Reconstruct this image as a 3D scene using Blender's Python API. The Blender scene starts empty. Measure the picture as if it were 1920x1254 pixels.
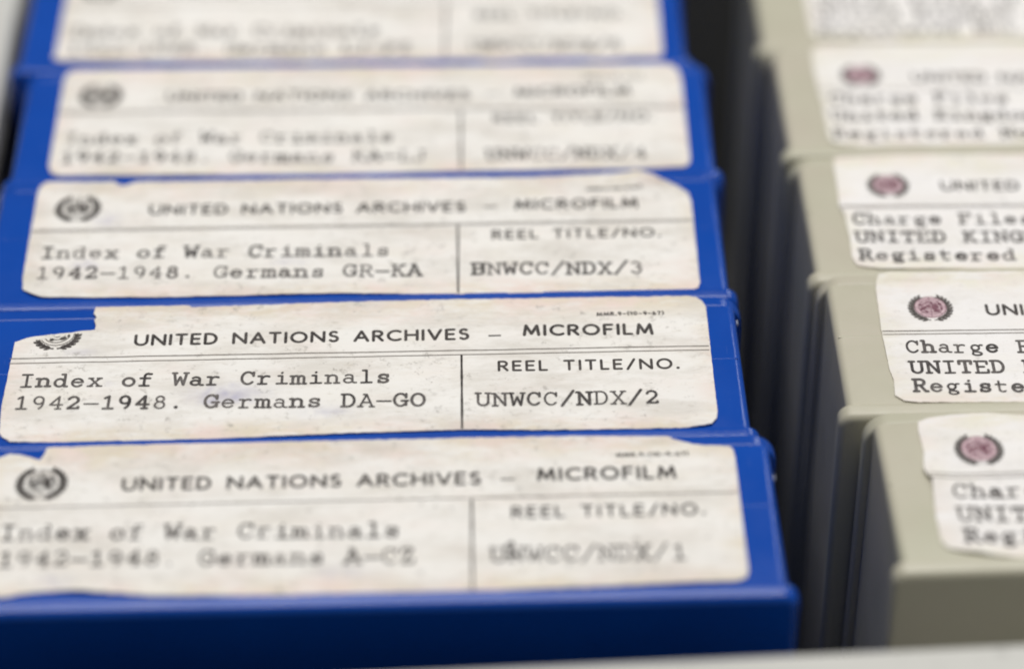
import bpy, math, random
from mathutils import Vector, Matrix, noise
from mathutils.geometry import delaunay_2d_cdt
MM = 0.001
sc = bpy.context.scene

# ---------------------------------------------------------------- camera
cam = bpy.data.cameras.new('camera'); camo = bpy.data.objects.new('camera', cam)
sc.collection.objects.link(camo); sc.camera = camo
R_ = Vector((0.99972406, -0.02261815, -0.00634194)); U_ = Vector((0.01855686, 0.59489507, 0.80358914))
F_ = Vector((0.01440291, 0.80348508, -0.59515064))
camo.matrix_world = Matrix(((R_.x, U_.x, -F_.x, 13.86*MM), (R_.y, U_.y, -F_.y, -299.06*MM),
                            (R_.z, U_.z, -F_.z, 225.69*MM), (0, 0, 0, 1)))
cam.sensor_width = 36; cam.lens = 104.4
cam.clip_start = 0.01; cam.clip_end = 50
cam.dof.use_dof = True; cam.dof.focus_distance = 0.375; cam.dof.aperture_fstop = 7.2
cam.dof.aperture_blades = 0
sc.cycles.filter_width = 1.9

# ---------------------------------------------------------------- room light
w = bpy.data.worlds.new('World'); sc.world = w; w.use_nodes = True
w.node_tree.nodes['Background'].inputs[0].default_value = (1.0, 0.985, 0.95, 1)
w.node_tree.nodes['Background'].inputs[1].default_value = 0.17
def area(name, loc, target, sx, sy, power, col):
    l = bpy.data.lights.new(name, 'AREA'); l.shape = 'RECTANGLE'; l.size = sx; l.size_y = sy
    l.energy = power; l.color = col
    o = bpy.data.objects.new(name, l); sc.collection.objects.link(o)
    o.location = loc; d = Vector(target) - Vector(loc)
    o.rotation_euler = d.to_track_quat('-Z', 'Y').to_euler()
    return o
area('ceiling_lamp', (0.10, 0.52, 1.75), (0.05, 0.03, 0), 1.5, 0.8, 32, (1.0, 0.975, 0.94))
area('ceiling_lamp', (1.55, 1.85, 1.65), (0.05, 0.03, 0), 0.9, 0.6, 11, (0.95, 0.97, 1.0))
sc.view_settings.view_transform = 'Standard'; sc.view_settings.look = 'None'
sc.view_settings.exposure = 0; sc.view_settings.gamma = 1
random.seed(7)

# ---------------------------------------------------------------- materials
def mat(name):
    m = bpy.data.materials.new(name); m.use_nodes = True
    nt = m.node_tree; b = nt.nodes['Principled BSDF']
    return m, nt, b
def N(nt, t, **kw):
    n = nt.nodes.new(t)
    for k, v in kw.items(): setattr(n, k, v)
    return n
def coords(nt, scale=(1, 1, 1)):
    tc = N(nt, 'ShaderNodeTexCoord'); mp = N(nt, 'ShaderNodeMapping')
    oi = N(nt, 'ShaderNodeObjectInfo'); mp.inputs['Scale'].default_value = scale
    nt.links.new(tc.outputs['Object'], mp.inputs['Vector'])
    ad = N(nt, 'ShaderNodeVectorMath', operation='MULTIPLY_ADD')
    nt.links.new(oi.outputs['Random'], ad.inputs[0]); ad.inputs[1].default_value = (37, 23, 11)
    nt.links.new(mp.outputs[0], ad.inputs[2])
    return ad.outputs[0]
def noise_tex(nt, vec, scale, detail=3, rough=0.6):
    n = N(nt, 'ShaderNodeTexNoise'); n.inputs['Scale'].default_value = scale
    n.inputs['Detail'].default_value = detail; n.inputs['Roughness'].default_value = rough
    nt.links.new(vec, n.inputs['Vector']); return n.outputs[0]
def ramp(nt, fac, a, b, ca=(0, 0, 0, 1), cb=(1, 1, 1, 1)):
    r = N(nt, 'ShaderNodeValToRGB'); r.color_ramp.elements[0].position = a; r.color_ramp.elements[1].position = b
    r.color_ramp.elements[0].color = ca; r.color_ramp.elements[1].color = cb
    nt.links.new(fac, r.inputs[0]); return r.outputs[0]
def mix(nt, fac, a, b, blend='MIX', f=None):
    m = N(nt, 'ShaderNodeMix', data_type='RGBA', blend_type=blend)
    if f is None: nt.links.new(fac, m.inputs[0])
    else: m.inputs[0].default_value = f
    for v, s in ((a, m.inputs[6]), (b, m.inputs[7])):
        if isinstance(v, tuple): s.default_value = v
        else: nt.links.new(v, s)
    return m.outputs[2]
def scaled(nt, v, k):
    m = N(nt, 'ShaderNodeMath', operation='MULTIPLY'); nt.links.new(v, m.inputs[0]); m.inputs[1].default_value = k
    return m.outputs[0]

def plastic(name, col, col2, rough, scratch):
    m, nt, b = mat(name)
    v = coords(nt)
    big = ramp(nt, noise_tex(nt, v, 45, 4), 0.35, 0.7)
    c = mix(nt, big, col, col2)
    vs = coords(nt, (1, 0.12, 1)); sc1 = ramp(nt, noise_tex(nt, vs, 900, 2), 0.70, 0.76)
    c = mix(nt, scaled(nt, sc1, 0.25), c, scratch)
    dust = ramp(nt, noise_tex(nt, v, 1400, 2), 0.72, 0.78)
    c = mix(nt, scaled(nt, dust, 0.35), c, scratch)
    nt.links.new(c, b.inputs['Base Color'])
    r = ramp(nt, noise_tex(nt, v, 160, 4), 0.3, 0.7, (rough*0.8,)*3+(1,), (rough*1.25,)*3+(1,))
    nt.links.new(r, b.inputs['Roughness'])
    b.inputs['IOR'].default_value = 1.48
    bp = N(nt, 'ShaderNodeBump'); bp.inputs['Strength'].default_value = 0.12; bp.inputs['Distance'].default_value = 0.00015
    nt.links.new(noise_tex(nt, v, 2200, 2), bp.inputs['Height']); nt.links.new(bp.outputs[0], b.inputs['Normal'])
    return m
BLUE = plastic('blue_plastic', (0.0008, 0.058, 0.375, 1), (0.001, 0.068, 0.42, 1), 0.21, (0.10, 0.17, 0.45, 1))
BLUE.node_tree.nodes['Principled BSDF'].inputs['Specular IOR Level'].default_value = 0.36
GREY = plastic('grey_plastic', (0.495, 0.485, 0.375, 1), (0.525, 0.49, 0.40, 1), 0.36, (0.62, 0.60, 0.5, 1))

def paper(name, base, beige, pink, dirt):
    m, nt, b = mat(name)
    v = coords(nt); vx = coords(nt, (0.35, 1, 1))
    st = N(nt, 'ShaderNodeAttribute', attribute_name='stain')
    sp = N(nt, 'ShaderNodeSeparateColor'); nt.links.new(st.outputs['Color'], sp.inputs[0])
    n1 = noise_tex(nt, vx, 260, 5, 0.65)
    c = mix(nt, ramp(nt, n1, 0.38, 0.72), base, tuple(x*0.955 for x in base[:3])+(1,))
    # beige browning where the stain attribute is high, broken up by noise
    br = N(nt, 'ShaderNodeMath', operation='MULTIPLY'); nt.links.new(sp.outputs[0], br.inputs[0])
    nt.links.new(ramp(nt, noise_tex(nt, vx, 380, 5, 0.72), 0.34, 0.56), br.inputs[1])
    c = mix(nt, br.outputs[0], c, mix(nt, ramp(nt, noise_tex(nt, v, 130, 3), 0.42, 0.6), beige, pink))
    # scuffs and grey specks
    bl = ramp(nt, noise_tex(nt, vx, 230, 6, 0.72), 0.46, 0.64)
    c = mix(nt, scaled(nt, bl, dirt*0.75), c, (0.63, 0.595, 0.54, 1))
    sk = ramp(nt, noise_tex(nt, v, 700, 5, 0.75), 0.57, 0.69)
    area_ = ramp(nt, noise_tex(nt, v, 110, 3), 0.38, 0.56)
    mm = N(nt, 'ShaderNodeMath', operation='MULTIPLY'); nt.links.new(sk, mm.inputs[0]); nt.links.new(area_, mm.inputs[1])
    c = mix(nt, scaled(nt, mm.outputs[0], dirt), c, (0.36, 0.34, 0.31, 1))
    sk2 = ramp(nt, noise_tex(nt, vx, 1500, 3, 0.6), 0.62, 0.72)
    c = mix(nt, scaled(nt, sk2, dirt*0.5), c, (0.50, 0.45, 0.38, 1))
    c = mix(nt, scaled(nt, sp.outputs[1], 0.8), c, (0.42, 0.41, 0.55, 1))
    c = mix(nt, scaled(nt, sp.outputs[2], 0.6), c, (0.42, 0.33, 0.26, 1))
    nt.links.new(c, b.inputs['Base Color'])
    b.inputs['Roughness'].default_value = 0.62; b.inputs['Specular IOR Level'].default_value = 0.3
    bp = N(nt, 'ShaderNodeBump'); bp.inputs['Strength'].default_value = 0.35; bp.inputs['Distance'].default_value = 0.0001
    nt.links.new(noise_tex(nt, vx, 500, 5, 0.65), bp.inputs['Height'])
    b2 = N(nt, 'ShaderNodeBump'); b2.inputs['Strength'].default_value = 0.5; b2.inputs['Distance'].default_value = 0.0004
    nt.links.new(noise_tex(nt, coords(nt, (1, 0.8, 1)), 95, 2, 0.5), b2.inputs['Height']); nt.links.new(bp.outputs[0], b2.inputs['Normal'])
    nt.links.new(b2.outputs[0], b.inputs['Normal'])
    return m
PAPER_OLD = paper('aged_label_paper', (0.87, 0.855, 0.825, 1), (0.73, 0.655, 0.53, 1), (0.80, 0.67, 0.61, 1), 0.8)
PAPER_NEW = paper('clean_label_paper', (0.88, 0.865, 0.86, 1), (0.80, 0.77, 0.65, 1), (0.83, 0.75, 0.69, 1), 0.35)

def ink(name, dark, faded):
    m, nt, b = mat(name); v = coords(nt)
    at = N(nt, 'ShaderNodeAttribute', attribute_name='ink')
    n = ramp(nt, noise_tex(nt, v, 1500, 3, 0.7), 0.45, 0.72)
    f = N(nt, 'ShaderNodeMath', operation='MULTIPLY'); nt.links.new(n, f.inputs[0]); f.inputs[1].default_value = 0.5
    g = N(nt, 'ShaderNodeMath', operation='ADD', use_clamp=True); nt.links.new(f.outputs[0], g.inputs[0]); nt.links.new(at.outputs['Fac'], g.inputs[1])
    nt.links.new(mix(nt, g.outputs[0], dark, faded), b.inputs['Base Color'])
    b.inputs['Roughness'].default_value = 0.7; b.inputs['Specular IOR Level'].default_value = 0.2
    return m
INK = ink('black_printing_ink', (0.035, 0.031, 0.030, 1), (0.19, 0.17, 0.16, 1))
TYPE = ink('typewriter_ink', (0.040, 0.036, 0.036, 1), (0.24, 0.22, 0.21, 1))
RULE = ink('thin_rule_ink', (0.16, 0.14, 0.13, 1), (0.36, 0.33, 0.30, 1))
PINK = ink('pink_emblem_tint', (0.56, 0.38, 0.43, 1), (0.76, 0.64, 0.66, 1))
MAROON = ink('maroon_emblem_ink', (0.15, 0.06, 0.085, 1), (0.36, 0.20, 0.24, 1))

def painted(name, col, rough):
    m, nt, b = mat(name); v = coords(nt)
    nt.links.new(mix(nt, ramp(nt, noise_tex(nt, v, 40, 4), 0.35, 0.7), col, tuple(x*0.92 for x in col[:3])+(1,)), b.inputs['Base Color'])
    b.inputs['Roughness'].default_value = rough
    nt.links.new(mix(nt, scaled(nt, ramp(nt, noise_tex(nt, v, 320, 5, 0.7), 0.60, 0.70), 0.5), b.inputs['Base Color'].links[0].from_socket, tuple(x*0.6 for x in col[:3])+(1,)), b.inputs['Base Color'])
    bp = N(nt, 'ShaderNodeBump'); bp.inputs['Strength'].default_value = 0.1; bp.inputs['Distance'].default_value = 0.0003
    nt.links.new(noise_tex(nt, v, 700, 2), bp.inputs['Height']); nt.links.new(bp.outputs[0], b.inputs['Normal'])
    return m
ENAMEL = painted('pale_grey_enamel', (0.60, 0.60, 0.57, 1), 0.4)
BACK_SHADE = painted('back_shade_grey', (0.13, 0.13, 0.12, 1), 0.6)  # grey tone standing in for shade at the back of the gap
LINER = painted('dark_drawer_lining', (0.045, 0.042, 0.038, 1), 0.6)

# ---------------------------------------------------------------- mesh helpers
def mesh_obj(name, verts, faces, m, parent=None, smooth=None, attrs=None):
    me = bpy.data.meshes.new(name); me.from_pydata([tuple(c*MM for c in v) for v in verts], [], faces)
    me.materials.append(m); me.update()
    if smooth:
        me.shade_smooth(); me.set_sharp_from_angle(angle=math.radians(smooth))
    for k, vals in (attrs or {}).items():
        if isinstance(vals[0], tuple):
            a = me.color_attributes.new(k, 'FLOAT_COLOR', 'POINT'); a.data.foreach_set('color', [c for v in vals for c in v])
        else:
            a = me.attributes.new(k, 'FLOAT', 'POINT'); a.data.foreach_set('value', vals)
    o = bpy.data.objects.new(name, me); sc.collection.objects.link(o)
    if parent: o.parent = parent
    return o

def slab(hw, y0, y1, top, bot, rc, r0, r1, bow=0.0, slope=0.0):
    """upright plate: rounded top corners (rc), rounded near edge (r0) and far edge (r1)"""
    st = []
    for k in range(6):
        a = k/5*math.pi/2; st.append((y0+r0*(1-math.sin(a)), r0*(1-math.cos(a))))
    st = [(y0+r0*(1-math.cos(k/6*math.pi/2)), r0*(1-math.sin(k/6*math.pi/2))) for k in range(7)]
    st += [(y0+r0+(y1-r1-y0-r0)*t, 0) for t in (0.25, 0.5, 0.75)]
    st += [(y1-r1+r1*math.sin(k/6*math.pi/2), r1*(1-math.cos(k/6*math.pi/2))) for k in range(7)]
    V, Fc, rings = [], [], []
    for y, ins in st:
        h, t, c = hw-ins, top-ins-slope*max(0, y1-0.5-y), max(rc-ins, 0.15)
        ring = [(-h, y, bot+ins), (-h, y, (bot+t)/2)]
        ring += [(-h+c-c*math.cos(a), y, t-c+c*math.sin(a)) for a in [k/8*math.pi/2 for k in range(9)]]
        ring += [(x*h*0.9, y, t) for x in (-0.6, -0.2, 0.2, 0.6)]
        ring += [(h-c+c*math.sin(a), y, t-c+c*math.cos(a)) for a in [k/8*math.pi/2 for k in range(9)]]
        ring += [(h, y, (bot+t)/2), (h, y, bot+ins)]
        rings.append(range(len(V), len(V)+len(ring))); V += ring
    n = len(rings[0])
    for a, b in zip(rings, rings[1:]):
        for i in range(n):
            j = (i+1) % n; Fc.append((a[i], a[j], b[j], b[i]))
    Fc.append(tuple(reversed(rings[0]))); Fc.append(tuple(rings[-1]))
    return V, Fc

def prism(pts_top, z0, z1):
    """vertical prism over a polygon in mm, with a small bevel round its top edge"""
    n = len(pts_top); cx = sum(p[0] for p in pts_top)/n; cy = sum(p[1] for p in pts_top)/n
    V = []
    def ins(p, d):
        l = math.hypot(p[0]-cx, p[1]-cy); 
        return (p[0]-d*(1 if p[0] > cx else -1), p[1]-d*(1 if p[1] > cy else -1))
    for d, z in ((0, z0), (0, z1-1.0), (0.15, z1-0.5), (0.5, z1-0.15), (1.0, z1)):
        V += [ins(p, d)+(z,) for p in pts_top]
    Fc = [tuple(reversed(range(n))), tuple(range(4*n, 5*n))]
    for r in range(4):
        for i in range(n):
            j = (i+1) % n; Fc.append((r*n+i, r*n+j, (r+1)*n+j, (r+1)*n+i))
    return V, Fc

# ---------------------------------------------------------------- lettering as strokes
def arc(cx, cy, rx, ry, a0, a1, n=9):
    return [(cx+rx*math.cos(math.radians(a0+(a1-a0)*i/n)), cy+ry*math.sin(math.radians(a0+(a1-a0)*i/n))) for i in range(n+1)]
def S(x0, x1, y): return [(x0, y), (x1, y)]
TYPED = {
 'I': [[(.5, 0), (.5, 1)], S(.22, .78, 0), S(.22, .78, 1)],
 '1': [[(.52, 0), (.52, 1), (.28, .84)], S(.24, .80, 0)],
 'n': [[(.24, 0), (.24, .64)], S(.08, .24, .64), [(.24, .46)]+arc(.50, .44, .24, .21, 150, 0)+[(.74, 0)], S(.08, .40, 0), S(.60, .90, 0)],
 'm': [[(.16, 0), (.16, .64)], S(.04, .16, .64), [(.16, .5)]+arc(.34, .50, .15, .15, 150, 0)+[(.49, 0)], [(.49, .5)]+arc(.67, .50, .15, .15, 150, 0)+[(.82, 0)], S(.04, .26, 0), S(.42, .60, 0), S(.76, .95, 0)],
 'r': [[(.34, 0), (.34, .64)], S(.14, .34, .64), [(.34, .42)]+arc(.62, .42, .26, .23, 160, 55), S(.14, .62, 0)],
 'h': [[(.24, 0), (.24, 1)], S(.10, .24, 1), [(.24, .46)]+arc(.50, .44, .24, .21, 150, 0)+[(.74, 0)], S(.08, .40, 0), S(.60, .90, 0)],
 'd': [arc(.43, .32, .28, .32, 0, 360, 16), [(.72, 1), (.72, 0), (.88, 0)], S(.54, .72, 1)],
 'e': [[(.18, .36), (.80, .36)]+arc(.49, .33, .31, .32, 8, 325, 14)],
 'x': [[(.22, 0), (.78, .64)], [(.22, .64), (.78, 0)], S(.10, .38, 0), S(.62, .92, 0), S(.12, .38, .64), S(.62, .88, .64)],
 'o': [arc(.5, .32, .32, .32, 0, 360, 16)],
 'f': [[(.42, 0), (.42, .80)]+arc(.60, .80, .18, .19, 180, 60, 5)[1:]+[(.80, .96)], S(.18, .74, .62), S(.18, .70, 0)],
 'W': [[(.14, 1), (.28, 0), (.50, .68), (.72, 0), (.86, 1)], S(.04, .28, 1), S(.72, .96, 1)],
 'a': [arc(.46, .48, .22, .17, 150, 0)+[(.68, .06), (.78, 0), (.90, 0)], arc(.43, .19, .25, .19, 20, 350, 12)],
 'C': [arc(.52, .5, .36, .5, 40, 320, 16), [(.84, .68), (.84, .98)]],
 'G': [arc(.50, .5, .36, .5, 40, 330, 16), [(.82, .68), (.82, .98)], [(.82, .06), (.82, .42)], S(.56, .94, .42)],
 'i': [[(.30, .64), (.52, .64), (.52, 0)], S(.22, .82, 0), [(.50, .88), (.52, .92)]],
 'l': [[(.30, 1), (.52, 1), (.52, 0)], S(.22, .82, 0)],
 's': [arc(.50, .48, .24, .16, 30, 250, 8)+arc(.50, .16, .26, .16, 80, -150, 8), [(.74, .46), (.74, .62)], [(.24, .02), (.24, .18)]],
 't': [[(.36, .90), (.36, .16)]+arc(.56, .16, .20, .16, 180, 320, 6), S(.16, .76, .62)],
 'g': [arc(.44, .40, .24, .23, 0, 360, 14), [(.68, .58), (.78, .64), (.88, .62)], [(.30, .20), (.28, .06), (.60, .03)]+arc(.52, -.12, .28, .14, 60, -200, 10)],
 '9': [arc(.48, .69, .27, .30, 0, 360, 14), arc(.46, .55, .29, .54, 10, -75, 8)],
 '4': [[(.64, 0), (.64, 1), (.16, .32), (.86, .32)], S(.48, .80, 0)],
 '2': [arc(.49, .71, .28, .28, 165, -35, 10)+[(.20, .04), (.80, .04)], [(.80, .04), (.80, .16)]],
 '3': [arc(.47, .74, .25, .24, 150, -80, 9), arc(.47, .27, .30, .27, 85, -155, 10)],
 '5': [[(.76, .98), (.28, .98), (.26, .58)]+arc(.48, .33, .29, .32, 125, -150, 10)],
 '8': [arc(.5, .76, .22, .22, 0, 360, 12), arc(.5, .27, .28, .27, 0, 360, 14)],
 '-': [S(.12, .92, .42)],
 '.': [[(.44, .05), (.50, .05)], [(.44, .02), (.50, .02)], [(.44, .08), (.50, .08)]],
 'D': [[(.22, 0), (.22, 1)], [(.08, 1), (.46, 1)]+arc(.46, .5, .36, .5, 90, -90, 10)+[(.08, 0)]],
 'A': [[(.14, 0), (.50, 1), (.86, 0)], S(.28, .72, .34), S(.02, .30, 0), S(.70, .98, 0), S(.32, .50, 1)],
 'O': [arc(.5, .5, .37, .5, 0, 360, 18)],
 'R': [[(.22, 0), (.22, 1)], [(.08, 1), (.52, 1)]+arc(.52, .75, .24, .25, 90, -90, 8)+[(.22, .5)], [(.50, .5), (.80, 0), (.94, 0)], S(.08, .38, 0)],
 'P': [[(.24, 0), (.24, 1)], [(.10, 1), (.54, 1)]+arc(.54, .73, .26, .27, 90, -90, 8)+[(.24, .46)], S(.10, .44, 0)],
 'K': [[(.22, 0), (.22, 1)], [(.80, 1), (.24, .42)], [(.42, .58), (.80, 0)], S(.08, .38, 0), S(.08, .38, 1), S(.64, .92, 1), S(.66, .94, 0)],
 'L': [[(.32, 1), (.32, 0), (.84, 0), (.84, .28)], S(.12, .52, 1), S(.14, .32, 0)],
 'J': [[(.62, 1), (.62, .24)]+arc(.38, .24, .24, .25, 0, -170, 8), S(.40, .84, 1)],
 'Z': [[(.22, .76), (.22, 1), (.76, 1), (.20, 0), (.80, 0), (.80, .26)]],
 'U': [[(.20, 1), (.20, .30)]+arc(.5, .30, .30, .30, 180, 360, 8)+[(.80, 1)], S(.06, .36, 1), S(.64, .94, 1)],
 'N': [[(.20, 0), (.20, 1), (.80, 0), (.80, 1)], S(.06, .36, 0), S(.04, .20, 1), S(.64, .94, 1)],
 'X': [[(.18, 0), (.82, 1)], [(.18, 1), (.82, 0)], S(.06, .34, 0), S(.66, .94, 0), S(.06, .34, 1), S(.66, .94, 1)],
 '/': [[(.14, -.10), (.86, 1.12)]],
 'B': [[(.22, 0), (.22, 1)], [(.08, 1), (.54, 1)]+arc(.54, .76, .22, .24, 90, -90, 7)+[(.22, .52)], [(.54, .52)]+arc(.56, .26, .26, .26, 90, -90, 7)+[(.08, 0)]],
 'F': [[(.24, 0), (.24, 1)], [(.08, 1), (.82, 1), (.82, .76)], S(.24, .60, .52), S(.08, .46, 0)],
 'E': [[(.22, 0), (.22, 1)], [(.08, 1), (.82, 1), (.82, .76)], S(.22, .62, .52), [(.08, 0), (.86, 0), (.86, .26)]],
 'T': [[(.5, 0), (.5, 1)], [(.14, .74), (.14, 1), (.86, 1), (.86, .74)], S(.30, .70, 0)],
 'M': [[(.16, 0), (.16, 1), (.50, .36), (.84, 1), (.84, 0)], S(.04, .30, 0), S(.70, .96, 0)],
}
TYPED['0'] = [arc(.5, .5, .29, .5, 0, 360, 16)]
TYPED['7'] = [[(.20, .78), (.20, .98), (.80, .98), (.46, 0)]]
TYPED['c'] = [arc(.5, .32, .30, .32, 45, 320, 12)]
def z_(w, *st): return (w, list(st))
PRINTED = {
 'U': z_(.76, [(0, 1), (0, .36)]+arc(.38, .36, .38, .36, 180, 360, 8)+[(.76, 1)]),
 'N': z_(.80, [(0, 0), (0, 1), (.80, 0), (.80, 1)]), 'I': z_(.02, [(0.01, 0), (0.01, 1)]),
 'T': z_(.66, [(.33, 0), (.33, 1)], [(0, 1), (.66, 1)]),
 'E': z_(.52, [(.52, 1), (0, 1), (0, 0), (.52, 0)], [(0, .52), (.46, .52)]),
 'D': z_(.72, [(0, 0), (0, 1), (.26, 1)]+arc(.26, .5, .46, .5, 90, -90, 9)+[(0, 0)]),
 'A': z_(.86, [(0, 0), (.43, 1), (.86, 0)], [(.15, .33), (.71, .33)]),
 'O': z_(.98, arc(.49, .5, .49, .5, 0, 360, 18)),
 'S': z_(.52, arc(.27, .76, .23, .24, 40, 255, 8)+arc(.27, .26, .26, .27, 85, -145, 8)),
 'R': z_(.60, [(0, 0), (0, 1), (.30, 1)]+arc(.30, .74, .26, .26, 90, -90, 7)+[(0, .48)], [(.26, .48), (.60, 0)]),
 'C': z_(.80, arc(.50, .5, .50, .5, 52, 308, 14)),
 'H': z_(.76, [(0, 0), (0, 1)], [(.76, 0), (.76, 1)], [(0, .52), (.76, .52)]),
 'V': z_(.80, [(0, 1), (.40, 0), (.80, 1)]), 'M': z_(.96, [(0, 0), (.12, 1), (.48, .12), (.84, 1), (.96, 0)]),
 'F': z_(.50, [(.50, 1), (0, 1), (0, 0)], [(0, .52), (.44, .52)]), 'L': z_(.48, [(0, 1), (0, 0), (.48, 0)]),
 '/': z_(.50, [(0, -.05), (.50, 1.05)]), '.': z_(.06, [(0, .04), (.06, .04)], [(0, .0), (.06, 0)]), '-': z_(.5, [(0, .4), (.5, .4)]),
 '(': z_(.2, [(.2, 1.1), (0, .7), (0, .3), (.2, -.1)]), ')': z_(.2, [(0, 1.1), (.2, .7), (.2, .3), (0, -.1)]),
 '1': z_(.2, [(0, .8), (.2, 1), (.2, 0)]), '9': z_(.55, arc(.28, .7, .27, .28, 0, 360, 12), arc(.2, .6, .35, .6, 10, -70, 6)),
 '0': z_(.6, arc(.3, .5, .3, .5, 0, 360, 12)), '4': z_(.6, [(.45, 0), (.45, 1), (0, .3), (.6, .3)]),
 '6': z_(.55, arc(.28, .3, .27, .28, 0, 360, 12), arc(.38, .4, .37, .6, 170, 110, 6)), '7': z_(.5, [(0, 1), (.5, 1), (.2, 0)]),
}
def ribbon_polys(stroke, sx, sy, wd):
    """outline polygons (quads + octagon joints) for a stroke scaled by sx, sy with pen width wd (mm)"""
    P = [(x*sx, y*sy) for x, y in stroke]; out = []
    r = wd/2
    for (ax, ay), (bx, by) in zip(P, P[1:]):
        l = math.hypot(bx-ax, by-ay)
        if l < 1e-4: continue
        nx, ny = -(by-ay)/l*r, (bx-ax)/l*r
        out.append([(ax-nx, ay-ny), (bx-nx, by-ny), (bx+nx, by+ny), (ax+nx, ay+ny)])
    for (x, y) in P:
        out.append([(x+r*.98*math.cos(k*math.pi/4+.3), y+r*.98*math.sin(k*math.pi/4+.3)) for k in range(8)])
    return out
def union(polys):
    vs, fs = [], []
    for p in polys:
        fs.append(list(range(len(vs), len(vs)+len(p)))); vs += [Vector(q) for q in p]
    v, e, f, ov, oe, of = delaunay_2d_cdt(vs, [], fs, 1, 1e-5)
    return [tuple(q) for q in v], [tuple(q) for q, o in zip(f, of) if o]
_cache = {}
def glyph(table, ch, sx, sy, wd):
    key = (table is TYPED, ch, round(sx, 3), round(sy, 3), round(wd, 3))
    if key not in _cache:
        st = TYPED[ch] if table is TYPED else PRINTED[ch][1]
        _cache[key] = union([p for s in st for p in ribbon_polys(s, sx, sy, wd)])
    return _cache[key]

class Ink:
    def __init__(s): s.v, s.f, s.a = [], [], []
    def add(s, vs, fs, fade, dx=0, dy=0, ang=0):
        o = len(s.v); c, n = math.cos(ang), math.sin(ang)
        s.v += [(x*c-y*n+dx, x*n+y*c+dy) for x, y in vs]; s.a += [fade]*len(vs)
        s.f += [tuple(o+i for i in f) for f in fs]
    def build(s, name, m, L, lift=0.035):
        if not s.v: return None
        vs = []
        for u, v in s.v:
            vs.append((u, v, L.h(u, v)+lift))
        return mesh_obj(name, vs, s.f, m, L.obj, attrs={'ink': s.a})
def typed(I, text, u0, v0, u1, v1, cap=2.5, wd=0.30, fade=0.1):
    n = len(text); p = math.hypot(u1-u0, v1-v0)/(n-0.16); ang = math.atan2(v1-v0, u1-u0)
    for i, ch in enumerate(text):
        if ch == ' ': continue
        g = glyph(TYPED, ch, p, cap, wd*random.choice((0.85, 1.0, 1.1, 1.2)))
        t = (i-0.08)*p
        I.add(*g, min(1, max(0, fade+random.uniform(-.12, .25))), u0+t*math.cos(ang)+random.uniform(-.03, .03),
              v0+0.15+t*math.sin(ang)+random.uniform(-.06, .06), ang+random.uniform(-.012, .012))
def printed(I, text, u0, v0, u1, v1, cap, wd, fade=0.05, gap=None):
    ws = [(0.42 if c == ' ' else PRINTED[c][0])*cap for c in text]
    tot = math.hypot(u1-u0, v1-v0)-wd; g = (tot-sum(ws))/(len(text)-1); ang = math.atan2(v1-v0, u1-u0); t = wd/2
    for c, w_ in zip(text, ws):
        if c != ' ':
            I.add(*glyph(PRINTED, c, cap, cap, wd), max(0, fade+random.uniform(-.05, .12)), u0+t*math.cos(ang), v0+wd/2+t*math.sin(ang), ang)
        t += w_+g
def rule(I, u0, v0, u1, v1, wd, fade, vis=None):
    n = max(2, int(math.hypot(u1-u0, v1-v0)/0.8)); l = math.hypot(u1-u0, v1-v0); nx, ny = -(v1-v0)/l, (u1-u0)/l
    vs, fs = [], []
    for i in range(n+1):
        t = i/n; x, y = u0+(u1-u0)*t, v0+(v1-v0)*t
        w_ = wd/2*(1+0.3*noise.noise(Vector((x*.9, y*.9, 4))))
        vs += [(x-nx*w_, y-ny*w_), (x+nx*w_, y+ny*w_)]
    fs = [(2*i, 2*i+2, 2*i+3, 2*i+1) for i in range(n)]
    I.add(vs, fs, fade)

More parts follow.
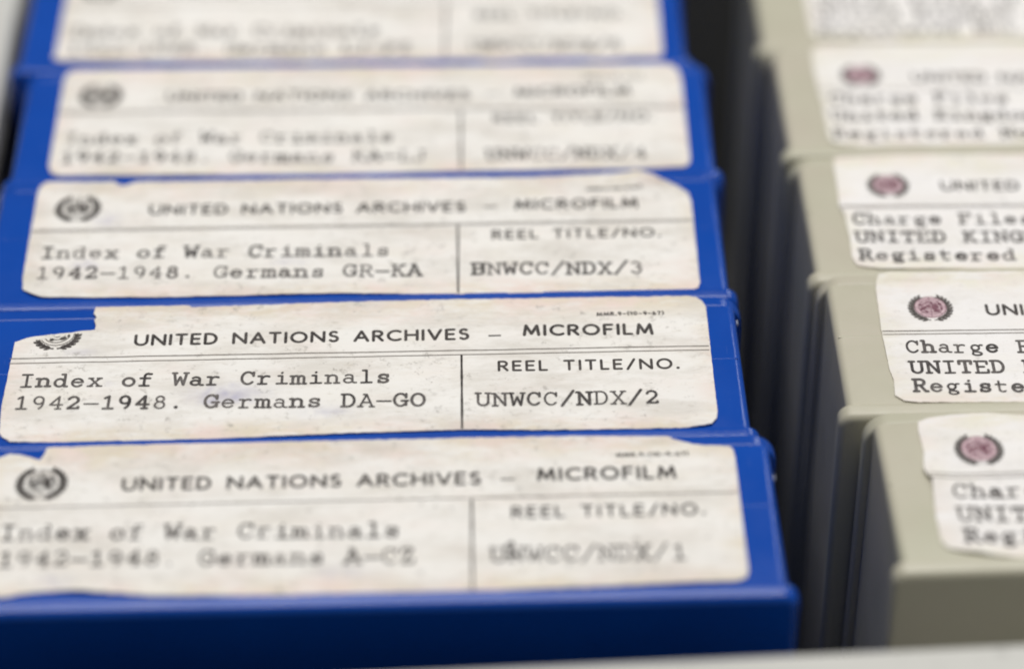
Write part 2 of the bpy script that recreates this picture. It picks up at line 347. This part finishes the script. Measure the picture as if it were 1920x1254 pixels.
def ellipse(cx, cy, a, b, th, n=10):
    c, s = math.cos(th), math.sin(th)
    return [(cx+a*math.cos(t)*c-b*math.sin(t)*s, cy+a*math.cos(t)*s+b*math.sin(t)*c) for t in [2*math.pi*k/n for k in range(n)]]
def emblem(L, u, v, kind, cut=None, s=1.0):
    wreath, globe, tint = [], [], []
    for sd in (-1, 1):
        P = [(sd*2.68*s*math.cos(math.radians(a)), 2.68*s*math.sin(math.radians(a))-.05) for a in range(-84, 62, 8)]
        wreath += ribbon_polys(P, 1, 1, (.16 if kind == 'tinted' else .24)*s)
        for k, a in enumerate(range(-72, 66, 13)):
            for o_, dth in ((.24, .55), (-.22, -.5)):
                rr = 1+o_/2.7; x = sd*2.68*s*rr*math.cos(math.radians(a+4)); y = 2.68*s*rr*math.sin(math.radians(a+4))-.05
                th = math.radians(a+90)-dth
                if sd < 0: th = math.pi-th
                wreath.append(ellipse(x, y, .42*s, .19*s, th, 8))
    for r in (.55, 1.1, 1.65, 2.2):
        c = arc(0, .12, r*s, r*s, 0, 360, 24); globe += ribbon_polys(c, 1, 1, .09*s)
    for k in range(4):
        a = k*math.pi/4; globe += ribbon_polys([(-2.2*s*math.cos(a), .12-2.2*s*math.sin(a)), (2.2*s*math.cos(a), .12+2.2*s*math.sin(a))], 1, 1, .08*s)
    land = [(-.95, -.25, .58, .24, .7), (-1.25, .45, .30, .20, -.3), (-.55, -.95, .26, .20, .2), (-.35, .95, .30, .14, .4), (.62, .0, .34, .60, -.35),
            (.80, -.75, .40, .26, .4), (.25, .80, .14, .34, .3), (1.30, .55, .22, .34, .5), (-.25, .15, .16, .22, 0), (1.45, -.35, .16, .26, 0)]
    for x, y, a, b, t in land: globe.append(ellipse(x*s*1.05, y*s*1.1+.12, a*s*1.2, b*s*1.2, t, 10))
    def emit(name, polys, m, lift, fade):
        if cut: polys = [p for p in polys if max(q[1]+v for q in p) < cut(u+p[0][0])]
        if not polys: return
        I = Ink(); vs, fs = union(polys); I.add(vs, fs, fade, u, v); I.build(name, m, L, lift)
    if kind == 'tinted':
        emit('emblem_tint', [ellipse(0, .1, 2.3*s, 2.35*s, 0, 28)], PINK, .028, .2)
        emit('emblem_globe', globe, MAROON, .05, .15)
        emit('emblem_wreath', wreath, INK, .04, .30)
    else:
        emit('emblem_globe', globe, INK, .05, .12); emit('emblem_wreath', wreath, INK, .04, .10)

# ---------------------------------------------------------------- labels
W, H = 88.9, 25.4
def inside(p, poly):
    x, y = p; c = False; j = len(poly)-1
    for i in range(len(poly)):
        (xi, yi), (xj, yj) = poly[i], poly[j]
        if (yi > y) != (yj > y) and x < (xj-xi)*(y-yi)/(yj-yi)+xi: c = not c
        j = i
    return c
class Label:
    def __init__(s, parent, outline, m, seed, off, rot, curls=(), violet=(), brown=(), wave=0.05):
        s.seed = seed; s.curls = curls; s.wave = wave
        s.off = off
        poly = []
        for i, a in enumerate(outline):                        # roughen the torn edge between the given points
            b = outline[(i+1) % len(outline)]; l = math.hypot(b[0]-a[0], b[1]-a[1]); n = max(1, int(l/0.5))
            for k in range(n):
                t = k/n; x, y = a[0]+(b[0]-a[0])*t, a[1]+(b[1]-a[1])*t
                j = 0.11 if 1 < x < W-1 else 0.04
                poly.append((x+0.06*noise.noise(Vector((x*2.1, y*2.1, seed))), min(y+j*noise.noise(Vector((x*1.3, y*1.3, seed+9)))+(0.09 if 1 < x < W-1 else .02)*noise.noise(Vector((x*3.7, y*3.7, seed+5))), H+0.45)))
        pts = [Vector(p) for p in poly]; nb = len(pts)
        g = 0.8
        for iy in range(int(27/g)):
            for ix in range(int(91/g)):
                p = (-0.7+ix*g+(iy % 2)*g/2, -0.7+iy*g)
                if inside(p, poly) and all((p[0]-q[0])**2+(p[1]-q[1])**2 > 0.16 for q in poly): pts.append(Vector(p))
        v, e, f, ov, *_ = delaunay_2d_cdt(pts, [(i, (i+1) % nb) for i in range(nb)], [list(range(nb))], 1, 1e-6)
        top = [(q[0], q[1]) for q in v]; V = [(x, y, s.h(x, y)) for x, y in top]; n = len(V)
        st = []
        for x, y in top:
            e_top = max(0, 1-(H-y)/5.5); e_bot = max(0, 1-y/3.2); e_side = max(0, 1-x/3, 1-(W-x)/3)*.6
            b_ = max(e_top, e_bot, e_side)*1.0+0.12+0.30*noise.noise(Vector((x*.12, y*.3, seed+2)))
            vi = sum(a*math.exp(-((x-cx)/sx)**2-((y-cy)/sy)**2)*(0.55+0.9*noise.noise(Vector((x*1.6, y*1.6, seed)))) for cx, cy, sx, sy, a in violet)
            br = sum(a*math.exp(-((x-cx)/sx)**2-((y-cy)/sy)**2)*(0.6+0.8*noise.noise(Vector((x, y*1.6, seed+5)))) for cx, cy, sx, sy, a in brown)
            st.append((min(1, max(0, b_)), min(1, max(0, vi)), min(1, max(0, br)), 1))
        V += [(x, y, z-0.12) for x, y, z in V]; st += st
        F2 = [tuple(q) for q in f]
        cnt = {}
        for q in F2:
            for i in range(len(q)):
                cnt[(q[i], q[(i+1) % len(q)])] = 1
        sides = [(a, a+n, b+n, b) for (a, b) in cnt if (b, a) not in cnt]
        faces = F2+[tuple(reversed([i+n for i in q])) for q in F2]+sides
        s.obj = mesh_obj('paper_label', V, faces, m, parent, smooth=40, attrs={'stain': st})
        s.obj.location = tuple(c*MM for c in (off[0]-(W/2)*math.cos(rot)+(H/2)*math.sin(rot), off[1]-(W/2)*math.sin(rot)-(H/2)*math.cos(rot), 0))
        s.obj.rotation_euler = (0, 0, rot)
    def h(s, u, v):
        z = 0.17+s.wave*noise.noise(Vector((u*.16, v*.22, s.seed)))+0.02*noise.noise(Vector((u*.7, v*.8, s.seed+3)))
        z += 0.10*max(0, 1-v/1.6)*(0.5+noise.noise(Vector((u*.13, 0, s.seed+7))))
        for cu, cv, r, a in s.curls:
            d = math.hypot(u-cu, v-cv)/r
            if d < 1: z += a*(1-d)**2*(1+.0)
        return max(z, 0.13)

# ---------------------------------------------------------------- microfilm boxes
def box(name, label, cat, group, m, x, y, z, tilt, yaw):
    """x, y, z: middle of the spine's top face in mm. Box 100 x 28.6 mm, about 100 mm tall."""
    root = bpy.data.objects.new(name, None); sc.collection.objects.link(root); root.empty_display_size = 0.02
    FLOOR = -102.0
    depth = (z-FLOOR)/math.cos(tilt)-14.3*math.tan(tilt)
    rot = Matrix.Rotation(yaw, 4, 'Z') @ Matrix.Rotation(tilt, 4, 'X')
    base = Vector((x, y, z))+rot @ Vector((0, 0, -depth))
    root.location = base*MM; root.rotation_euler = (tilt, 0, yaw)
    root['label'] = label; root['category'] = cat; root['group'] = group
    def part(pn, geo):
        V, Fc = geo; V = [(a, b, c+depth) for a, b, c in V]
        return mesh_obj(pn, V, Fc, m, root, smooth=38)
    part('front_cover', slab(50.0, -14.3, -11.8, 0.27, -depth, 1.9, 0.9, 0.4, slope=0.12))
    part('spine', slab(48.9, -12.5, 12.3, 0.0, -depth+0.8, 1.1, 0.1, 0.35))
    part('back_cover', slab(49.9, 12.0, 14.25, -0.05, -depth, 3.4, 0.45, 0.35))
    yl = 1.55
    part('mould_line', ([(-48.4, yl-.16, .003), (48.4, yl-.16, .003), (48.4, yl, .032), (-48.4, yl, .032), (-48.4, yl+.16, .003), (48.4, yl+.16, .003),
                         (-48.4, yl, -.2), (48.4, yl, -.2)], [(0, 1, 2, 3), (3, 2, 5, 4), (4, 5, 7, 6), (6, 7, 1, 0), (0, 3, 4, 6), (1, 7, 5, 2)]))
    return root, depth

WHITENED = plastic('whitened_plastic', (0.55, 0.6, 0.72, 1), (0.7, 0.72, 0.8, 1), 0.5, (0.8, 0.8, 0.8, 1))
def burr(root, depth, y, z, l):
    V, Fc = slab(0.09, y, y+l, z, z-0.5, 0.1, 0.1, 0.1)
    mesh_obj('plastic_burr', [(a+49.0, b, c+depth) for a, b, c in V], Fc, WHITENED, root, smooth=40)

def place_label(root, depth, outline, m, seed, off, rot, **kw):
    L = Label(root, outline, m, seed, off, rot, **kw)
    L.obj.location.z = depth*MM
    return L

def heading(L, d, s, header='UNITED NATIONS ARCHIVES', fade=.05):
    I = Ink()
    if 'head' in d: printed(I, header, *d['head'], 1.92, .41, fade)
    if 'dash' in d: rule(I, d['dash'][0], d['dash'][1], d['dash'][2], d['dash'][3], .26, .1)
    if 'micro' in d: printed(I, 'MICROFILM', *d['micro'], 1.92, .43, fade)
    if 'tiny' in d: printed(I, 'MMR.9-(10-9-67)', *d['tiny'], .62, .17, .05)
    if I.v: I.build('printed_heading', INK, L)
    if 'reel' in d:
        I = Ink(); printed(I, 'REEL TITLE/NO.', *d['reel'], 1.75, .35, fade+.08); I.build('printed_caption', INK, L)
    I = Ink()
    for k, wd in (('line', .17), ('line2', .15)):
        if k in d: rule(I, *d[k], wd, .25)
    if I.v: I.build('ruled_line', RULE, L)
    if 'vert' in d:
        I = Ink(); rule(I, *d['vert'], .28, .05); I.build('dividing_line', INK, L)
def typing(L, lines, cap=2.34, wd=.335):
    for text, p in lines:
        I = Ink(); typed(I, text, *p, cap=cap, wd=wd)
        I.build('typed_text', TYPE, L)

HEAD = dict(head=(15.5, 17.55, 58.4, 17.35), dash=(60.8, 18.2, 62.4, 18.25), micro=(65.1, 17.75, 81.8, 17.7), tiny=(74.8, 21.7, 83.5, 21.7),
            line=(0.1, 15.1, 88.75, 14.95), line2=(0.1, 14.65, 88.75, 14.5), vert=(57.2, 14.5, 57.2, 0.1), reel=(61.75, 11.1, 84.7, 11.1))
def hd(**kw):
    d = dict(HEAD); d.update(kw); return {k: v for k, v in d.items() if v}
d2r = math.radians
GB, GG = 'blue microfilm boxes in the left stack', 'grey microfilm boxes in the right stack'

# blue boxes: label centre, label rotation, box centre x and yaw
BL = [
 dict(n=1, x=1.0, y=-29.65, z=0.2, t=3.2, yaw=.2, lyaw=.21, bx=1.1, seed=11,
  label='blue microfilm box nearest the camera, its ragged label typed NDX/1 and A-CZ',
  out=[(-.3,23.2),(.4,24.0),(1.6,24.6),(3.3,24.2),(5.3,23.4),(5.8,24.6),(6.0,25.7),(13.1,25.8),(27.3,25.9),(41.5,25.8),(57.1,25.8),(70.7,25.7),(81.4,25.3),(81.8,24.8),(84.2,23.8),(86.7,23.4),(88.6,23.3),(89.0,22.7),(89.1,21.0),(89.0,1.7),(88.7,.7),(87.6,.2),(73.2,-.2),(56.7,-.7),(48.1,-.6),(34.7,-.7),(20.0,-.1),(16.3,.4),(10.8,.9),(6.5,.75),(2.9,.1),(1.1,0),(.5,1.0)],
  hd=hd(line=(.1,15.1,88.9,15.1), line2=None, reel=(61.87,11.36,84.81,11.28), vert=(57.25,14.9,57.1,-.5)),
  ty=[('Index of War Criminals',(1.92,9.5,48.69,8.6)),('1942-1948. Germans A-CZ',(2.08,5.1,50.55,4.1)),('UNWCC/NDX/1',(59.3,4.0,82.07,3.8)),('1',(60.8,5.0,62.8,5.0))],
  em=(5.92,19.3), curls=((12,0,5,.35),(3,25,4,.3)), violet=((9,2.5,2,1.2,.5),(42,3,3,1,.5)), brown=((30,24,16,1.6,.4),(66,24.8,12,1,.3))),
 dict(n=2, x=0, y=0, z=-.41, t=2.8, yaw=.3, lyaw=.35, bx=-.6, seed=23,
  label='blue microfilm box in focus, label torn at top left, typed NDX/2 and DA-GO',
  out=[(.4,19.1),(2.8,20.2),(6.4,20.6),(10.4,21.2),(10.5,21.9),(10.2,23.0),(10.5,23.6),(10.0,24.4),(10.2,25.8),(22.2,25.8),(22.6,25.4),(41.9,25.8),(57.1,25.8),(86.9,25.5),(87.9,25.2),(88.6,24.4),(89.0,23.1),(88.8,2.6),(88.6,1.1),(87.9,.1),(86.9,-.1),(84.9,-.4),(72.4,-.4),(57.1,.2),(42.3,0),(26.6,-.5),(7.1,-.5),(1.8,-.2),(.7,.7),(.2,1.7),(0,6.7)],
  hd=hd(head=(15.58,17.75,58.35,17.5), micro=(65.17,18.0,81.92,17.7), line=(.1,15.75,88.75,15.25), line2=(.1,14.8,88.75,14.45), reel=(61.8,11.1,84.76,10.85), vert=(57.3,14.55,57.15,.3)),
  ty=[('Index of War Criminals',(1.79,10.05,48.31,9.3)),('1942-1948. Germans DA-GO',(1.56,5.75,52.62,4.65)),('UNWCC/NDX/2',(58.98,4.45,81.75,4.15))],
  em=(5.67,20.3), cut=lambda u: 18.85+.21*u, curls=((10,23,4,.2),(88,1,5,.2)), violet=((28,8,4,1.6,1.3),(9,16.7,2,.6,.6),(12,10.4,2,.5,.4),(40,4.2,3,.8,.8),(27,6.7,2.5,.6,.8)), brown=((68,15,3,.8,.5),(30,24.5,20,1,.25))),
 dict(n=3, x=-.16, y=29.04, z=-.06, t=2.9, yaw=0, lyaw=-.31, bx=-.9, seed=37,
  label='blue microfilm box, label with folded top right corner, typed NDX/3 and GR-KA',
  out=[(-.1,15.9),(-.1,22.5),(.1,24.3),(.7,25.2),(1.4,25.4),(10.1,25.2),(10.9,23.8),(11.6,23.8),(13.4,25.1),(41.3,25.1),(67.6,24.9),(81.6,25.7),(82.3,25.4),(84.0,23.8),(87.2,22.2),(88.6,20.7),(88.9,18.5),(88.9,1.2),(88.6,0),(87.9,-.4),(80.9,-.7),(57.3,-.7),(41.9,0),(35,-.1),(18.3,-.3),(3,0),(1.5,.6),(.2,1.7),(-.1,4.3)],
  hd=hd(head=(15.41,17.45,58.27,17.15), micro=(64.91,17.4,81.65,17.45), tiny=(74.8,21.5,82.4,21.5), line=(.1,14.45,88.8,14.7), line2=(.1,14.05,88.8,14.3), reel=(61.73,10.95,84.39,10.95), vert=(57.2,14.2,57.2,-.5)),
  ty=[('Index of War Criminals',(1.8,8.1,48.11,7.7)),('1942-1948. Germans GR-KA',(1.55,3.8,52.38,3.25)),('UNWCC/NDX/3',(59.04,3.3,81.63,3.1)),('B',(59.0,3.3,60.8,3.3))],
  em=(5.76,19.2), curls=((84,24,6,1.0),(11,24,3,.5),(1,0,3,.35)), violet=((10,16.5,1.6,1.3,.9),(8,6.8,2,.8,.9),(35,6.8,2,.7,.6)), brown=((85,22.6,3.2,1.0,1.0),(7,23.4,5,.5,.5),(11,10.5,6,.8,.3),(50,13,12,.5,.4))),
 dict(n=4, x=.5, y=58.08, z=-.24, t=3.0, yaw=-.2, lyaw=-.53, bx=-.4, seed=41,
  label='blue microfilm box, untorn label with rounded corners, typed NDX/4 and KA-LJ',
  out=[(-.1,21.8),(-.1,23.7),(.4,25.0),(1.3,25.7),(36.8,25.8),(87.1,25.4),(88.2,24.7),(88.8,23.2),(89.0,21.2),(89.1,2.1),(88.9,.9),(88.2,.2),(82,-.1),(57.3,-.3),(40.7,-.7),(1.7,-.1),(.4,.5),(-.1,2.2)],
  hd=hd(head=(15.1,17.4,58.42,16.95), micro=(64.9,17.4,81.48,17.6), line=(.1,15.1,88.9,14.75), line2=(.1,14.7,88.9,14.35), reel=(61.79,11.12,84.59,11.28)),
  ty=[('Index of War Criminals',(1.52,7.25,47.69,6.94)),('1942-1948. Germans KA-LJ',(1.38,2.85,52.44,2.2)),('UNWCC/NDX/4',(60.75,2.24,83.1,2.26))],
  em=(5.59,19.0), curls=(), violet=(), brown=((30,17,5,1,.3),(55,17.5,4,1.2,.5),(45,24,30,.8,.3))),
 dict(n=5, x=-1.5, y=87.2, z=.3, t=3.0, yaw=-.55, lyaw=-1.2, bx=-2.4, seed=53,
  label='farthest blue microfilm box, very blurred label cut by the top of the picture',
  out=[(0,2.2),(-.1,.6),(.9,-.1),(11.7,-.4),(42.2,-.9),(62.4,-.9),(78,-.7),(88.2,-.3),(89,.4),(89.2,1.8),(88.9,23.4),(88,25),(1.3,25.2),(.2,24.6),(-.1,22.8)],
  hd=hd(head=(15.3,17.4,58.42,17.2), line=(.1,14.5,88.8,14.7), line2=None, reel=(61.56,10.3,83.79,10.3)),
  ty=[('Index of War Criminals',(1.63,6.2,47.4,6.1)),('1942-1948. Germans LJ-PZ',(1.78,1.6,52.26,1.4)),('UNWCC/NDX/5',(60.85,1.9,83.15,1.9))],
  em=(4.96,19.3), curls=(), violet=(), brown=()),
]
for b in BL:
    t, yw = d2r(b['t']), d2r(b['yaw'])
    rot = Matrix.Rotation(yw, 4, 'Z') @ Matrix.Rotation(t, 4, 'X')
    lx = (b['x']-b['bx']); ly = 1.25
    c = Vector((b['x'], b['y'], b['z'])) - rot @ Vector((lx, ly, .17))
    root, depth = box('microfilm_box', b['label'], 'microfilm box', GB, BLUE, c.x, c.y, c.z, t, yw)
    L = place_label(root, depth, b['out'], PAPER_OLD, b['seed'], (lx, ly), d2r(b['lyaw'])-yw, curls=b['curls'], violet=b['violet'], brown=b['brown'])
    if b['n'] < 3: burr(root, depth, (6.4, 8.8)[b['n']-1], -.35, 0.8)
    heading(L, b['hd'], 1); typing(L, b['ty']); emblem(L, *b['em'], 'black', cut=b.get('cut'))

RT = [(88.2, 24.9), (88.8, 24), (88.9, 1.2), (88.1, .1)]
GL = [
 dict(n=1, x=113.04, y=-25.85, z=.72, t=3.3, yaw=.8, lyaw=1.19, bx=112.0, seed=61,
  label='frontmost grey microfilm box, label notched halfway down its left edge',
  out=[(0,23.9),(1.7,24.7),(6.8,25.2),(9.3,25.1),(13.1,24.5),(40,25.2)]+RT+[(30,-.4),(13,-.4),(8.7,-.3),(5.9,.2),(1.8,1.2),(.3,1.7),(-.4,2.9),(-.4,7),(.1,13.4),(-.4,14.3),(-.6,15.5),(-.1,18.4),(-.2,22.3)],
  hd=hd(head=(14,16.9,57,16.9), line=(-.2,14.3,88.8,13.6), line2=(-.1,13.6,88.8,12.9)), ty=[('Charge Files',(2.19,10.1,27.5,9.3)),('UNITED KINGDOM',(2.18,6.15,31.6,5.0)),('Registered No. 1 - 700',(2.46,2.4,48.6,1.2)),('UNWCC/UK-G/1',(60,4,85,3.8))],
  em=(6.6,18.6), curls=((0,13.6,5,.5),(3,0,5,.4)), es=.95, brown=((1.5,13.3,3,.3,.8),)),
 dict(n=2, x=111.6, y=3.5, z=.18, t=2.77, yaw=0, lyaw=0, bx=109.3, seed=67,
  label='second grey microfilm box from the front, sharp label with pink-tinted emblem',
  out=[(-.2,23.9),(.3,25.3),(2,25.8),(19,25.6),(50,25.5)]+RT+[(40,-.6),(15.3,-.6),(2.4,-.3),(.5,.1),(-.5,1.2),(-.3,4.3),(-.6,6.3),(-.6,8.5),(-.7,13.7),(-.4,22.4)],
  hd=hd(head=(13.15,16.5,56,15.6), line=(-.6,13.74,88.8,12.7), line2=(-.6,13.1,88.8,12.0)), ty=[('Charge Files',(1.97,9.3,25.8,8.6)),('UNITED KINGDOM',(1.99,5.25,30.3,4.7)),('Registered No. 701 - 1400',(2.0,1.65,52,.2)),('UNWCC/UK-G/2',(60,4,85,3.8))],
  em=(6.16,18.3), curls=((1,25,5,.25),), es=.92, brown=((1.5,24.3,6,.3,.8),(1.3,13.2,2.5,.25,.9))),
 dict(n=3, x=109.24, y=32.85, z=-.44, t=2.3, yaw=.05, lyaw=.23, bx=108.5, seed=71,
  label='third grey microfilm box from the front, slightly blurred label with Registered in full',
  out=[(-.1,24),(.3,25.4),(8.9,25.7),(26.6,25.4),(50,25.4)]+RT+[(40,-.6),(21.9,-.6),(3.4,0),(.5,.8),(0,2.7),(.2,6.9),(.1,11.9),(-.4,14),(-.2,18.4)],
  hd=hd(head=(13.92,17.0,57,15.8), line=(-.3,14,88.8,12.2), line2=(-.3,13.6,88.8,11.8)), ty=[('Charge Files',(1.01,9.8,25.2,9.0)),('UNITED KINGDOM',(.95,5.75,29.5,4.8)),('Registered No. 1401',(.98,1.8,40.6,.5)),('UNWCC/UK-G/3',(60,4,85,3.8))],
  em=(6.79,18.6), curls=((1,13,3,.2),), es=.92, brown=((4,13.8,4,.4,.5),)),
 dict(n=4, x=109.27, y=62.16, z=-.02, t=2.3, yaw=.1, lyaw=.17, bx=107.8, seed=73,
  label='fourth grey microfilm box from the front, small dark pink emblem on its blurred label',
  out=[(-.3,22.7),(.1,24.2),(.9,25.2),(10,25.3),(29.5,24.9)]+RT+[(40,-.8),(25.4,-.8),(4.1,-.3),(1.3,.1),(.1,1.2),(-.1,4.2),(0,9.6),(-.3,14.1)],
  hd=hd(head=(13.6,15.4,56,13.6), line=(-.2,13.9,88.8,11), line2=None), ty=[('Charge Files',(1.06,10.4,26.5,9.6)),('United Kingdom',(.86,6.0,30,5.3)),('Registered No. 2100',(.71,1.5,41,.6)),('UNWCC/UK-G/4',(60,4,85,3.8))],
  em=(6.26,17.3), curls=(), es=.92, brown=()),
 dict(n=5, x=109.75, y=91.2, z=-.38, t=2.6, yaw=0, lyaw=0, bx=106.7, seed=79,
  label='farthest grey microfilm box, its strongly blurred label cut off by the top edge',
  out=[(0,24),(.8,25.2),(29.5,25.2)]+RT+[(40,-.8),(29.7,-.8),(7.2,-.2),(.9,.4),(.1,2.1),(.1,10.8),(0,13.8)],
  hd=hd(head=(13.6,16.9,56,16.4), line=(-.1,13.9,88.8,13), line2=None), ty=[('Charge Files of the',(1.58,9.3,40.4,8.5)),('United Kingdom and',(1.5,5.4,39,4.9)),('Registered Nos. 2800',(1.36,1.4,43,.9)),('UNWCC/UK-G/5',(60,4,85,3.8))],
  em=(6.3,18.3), curls=(), es=.92, brown=()),
]
for b in GL:
    t, yw = d2r(b['t']), d2r(b['yaw'])
    rot = Matrix.Rotation(yw, 4, 'Z') @ Matrix.Rotation(t, 4, 'X')
    lx = (b['x']-b['bx']); ly = 1.25
    c = Vector((b['x'], b['y'], b['z'])) - rot @ Vector((lx, ly, .17))
    root, depth = box('microfilm_box', b['label'], 'microfilm box', GG, GREY, c.x, c.y, c.z, t, yw)
    L = place_label(root, depth, b['out'], PAPER_NEW, b['seed'], (lx, ly), d2r(b['lyaw'])-yw, curls=b['curls'], brown=b['brown'])
    heading(L, b['hd'], 1, fade=.12); typing(L, b['ty'], cap=2.25, wd=.36); emblem(L, *b['em'], 'tinted', s=b['es'])

# ---------------------------------------------------------------- drawer
dr = bpy.data.objects.new('filing_drawer', None); sc.collection.objects.link(dr); dr.location = (0.055, 0.04, -0.104); dr.empty_display_size = .05
dr['label'] = 'pale grey enamelled drawer, dark inside, holding both stacks of microfilm boxes'; dr['category'] = 'drawer'
def dpart(name, V, Fc, m):
    V = [(x-55, y-40, z+104) for x, y, z in V]
    return mesh_obj(name, V, Fc, m, dr, smooth=50)
dpart('bottom_panel', *prism([(-66, -60), (172, -60), (172, 190), (-66, 190)], -104, -102.02), LINER)
fr = lambda x: -58.5+0.037*(x-4.9)
dpart('front_panel', *prism([(-70, fr(-70)-17), (175, fr(175)-17), (175, fr(175)), (-70, fr(-70))], -110, 2.0), ENAMEL)
lf = lambda y: -54.2-0.021*(y-80)
dpart('side_panel', *prism([(lf(-52)-12, -59.5), (lf(-52), -59.5), (lf(190), 190), (lf(190)-12, 190)], -110, -5.0), ENAMEL)
dpart('side_panel', *prism([(163, -51.5), (174, -51.5), (174, 190), (163, 190)], -110, -5.0), ENAMEL)
dpart('back_panel', *prism([(lf(190), 182), (162.9, 182), (162.9, 190), (lf(190)+.1, 190)], -110, -5.0), ENAMEL)
dpart('front_bounce_blocker', *prism([(lf(-50)+1, fr(lf(-50))+.05), (56, fr(56)+.05), (56, fr(56)+.5), (lf(-50)+1, fr(lf(-50))+.5)], -102, -5.0), LINER)  # added unseen dark sheet, keeps enamel reflections off the blue front face
# dark lining on the inner face of the left wall
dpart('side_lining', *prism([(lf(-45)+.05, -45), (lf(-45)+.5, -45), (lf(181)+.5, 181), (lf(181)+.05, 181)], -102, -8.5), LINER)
dpart('back_shade_sheet', *prism([(lf(180)+1, 181.4), (162, 181.4), (162, 181.9), (lf(180)+1, 181.9)], -102, -5.5), BACK_SHADE)  # added grey sheet, puts the gap's shade into the back wall colour
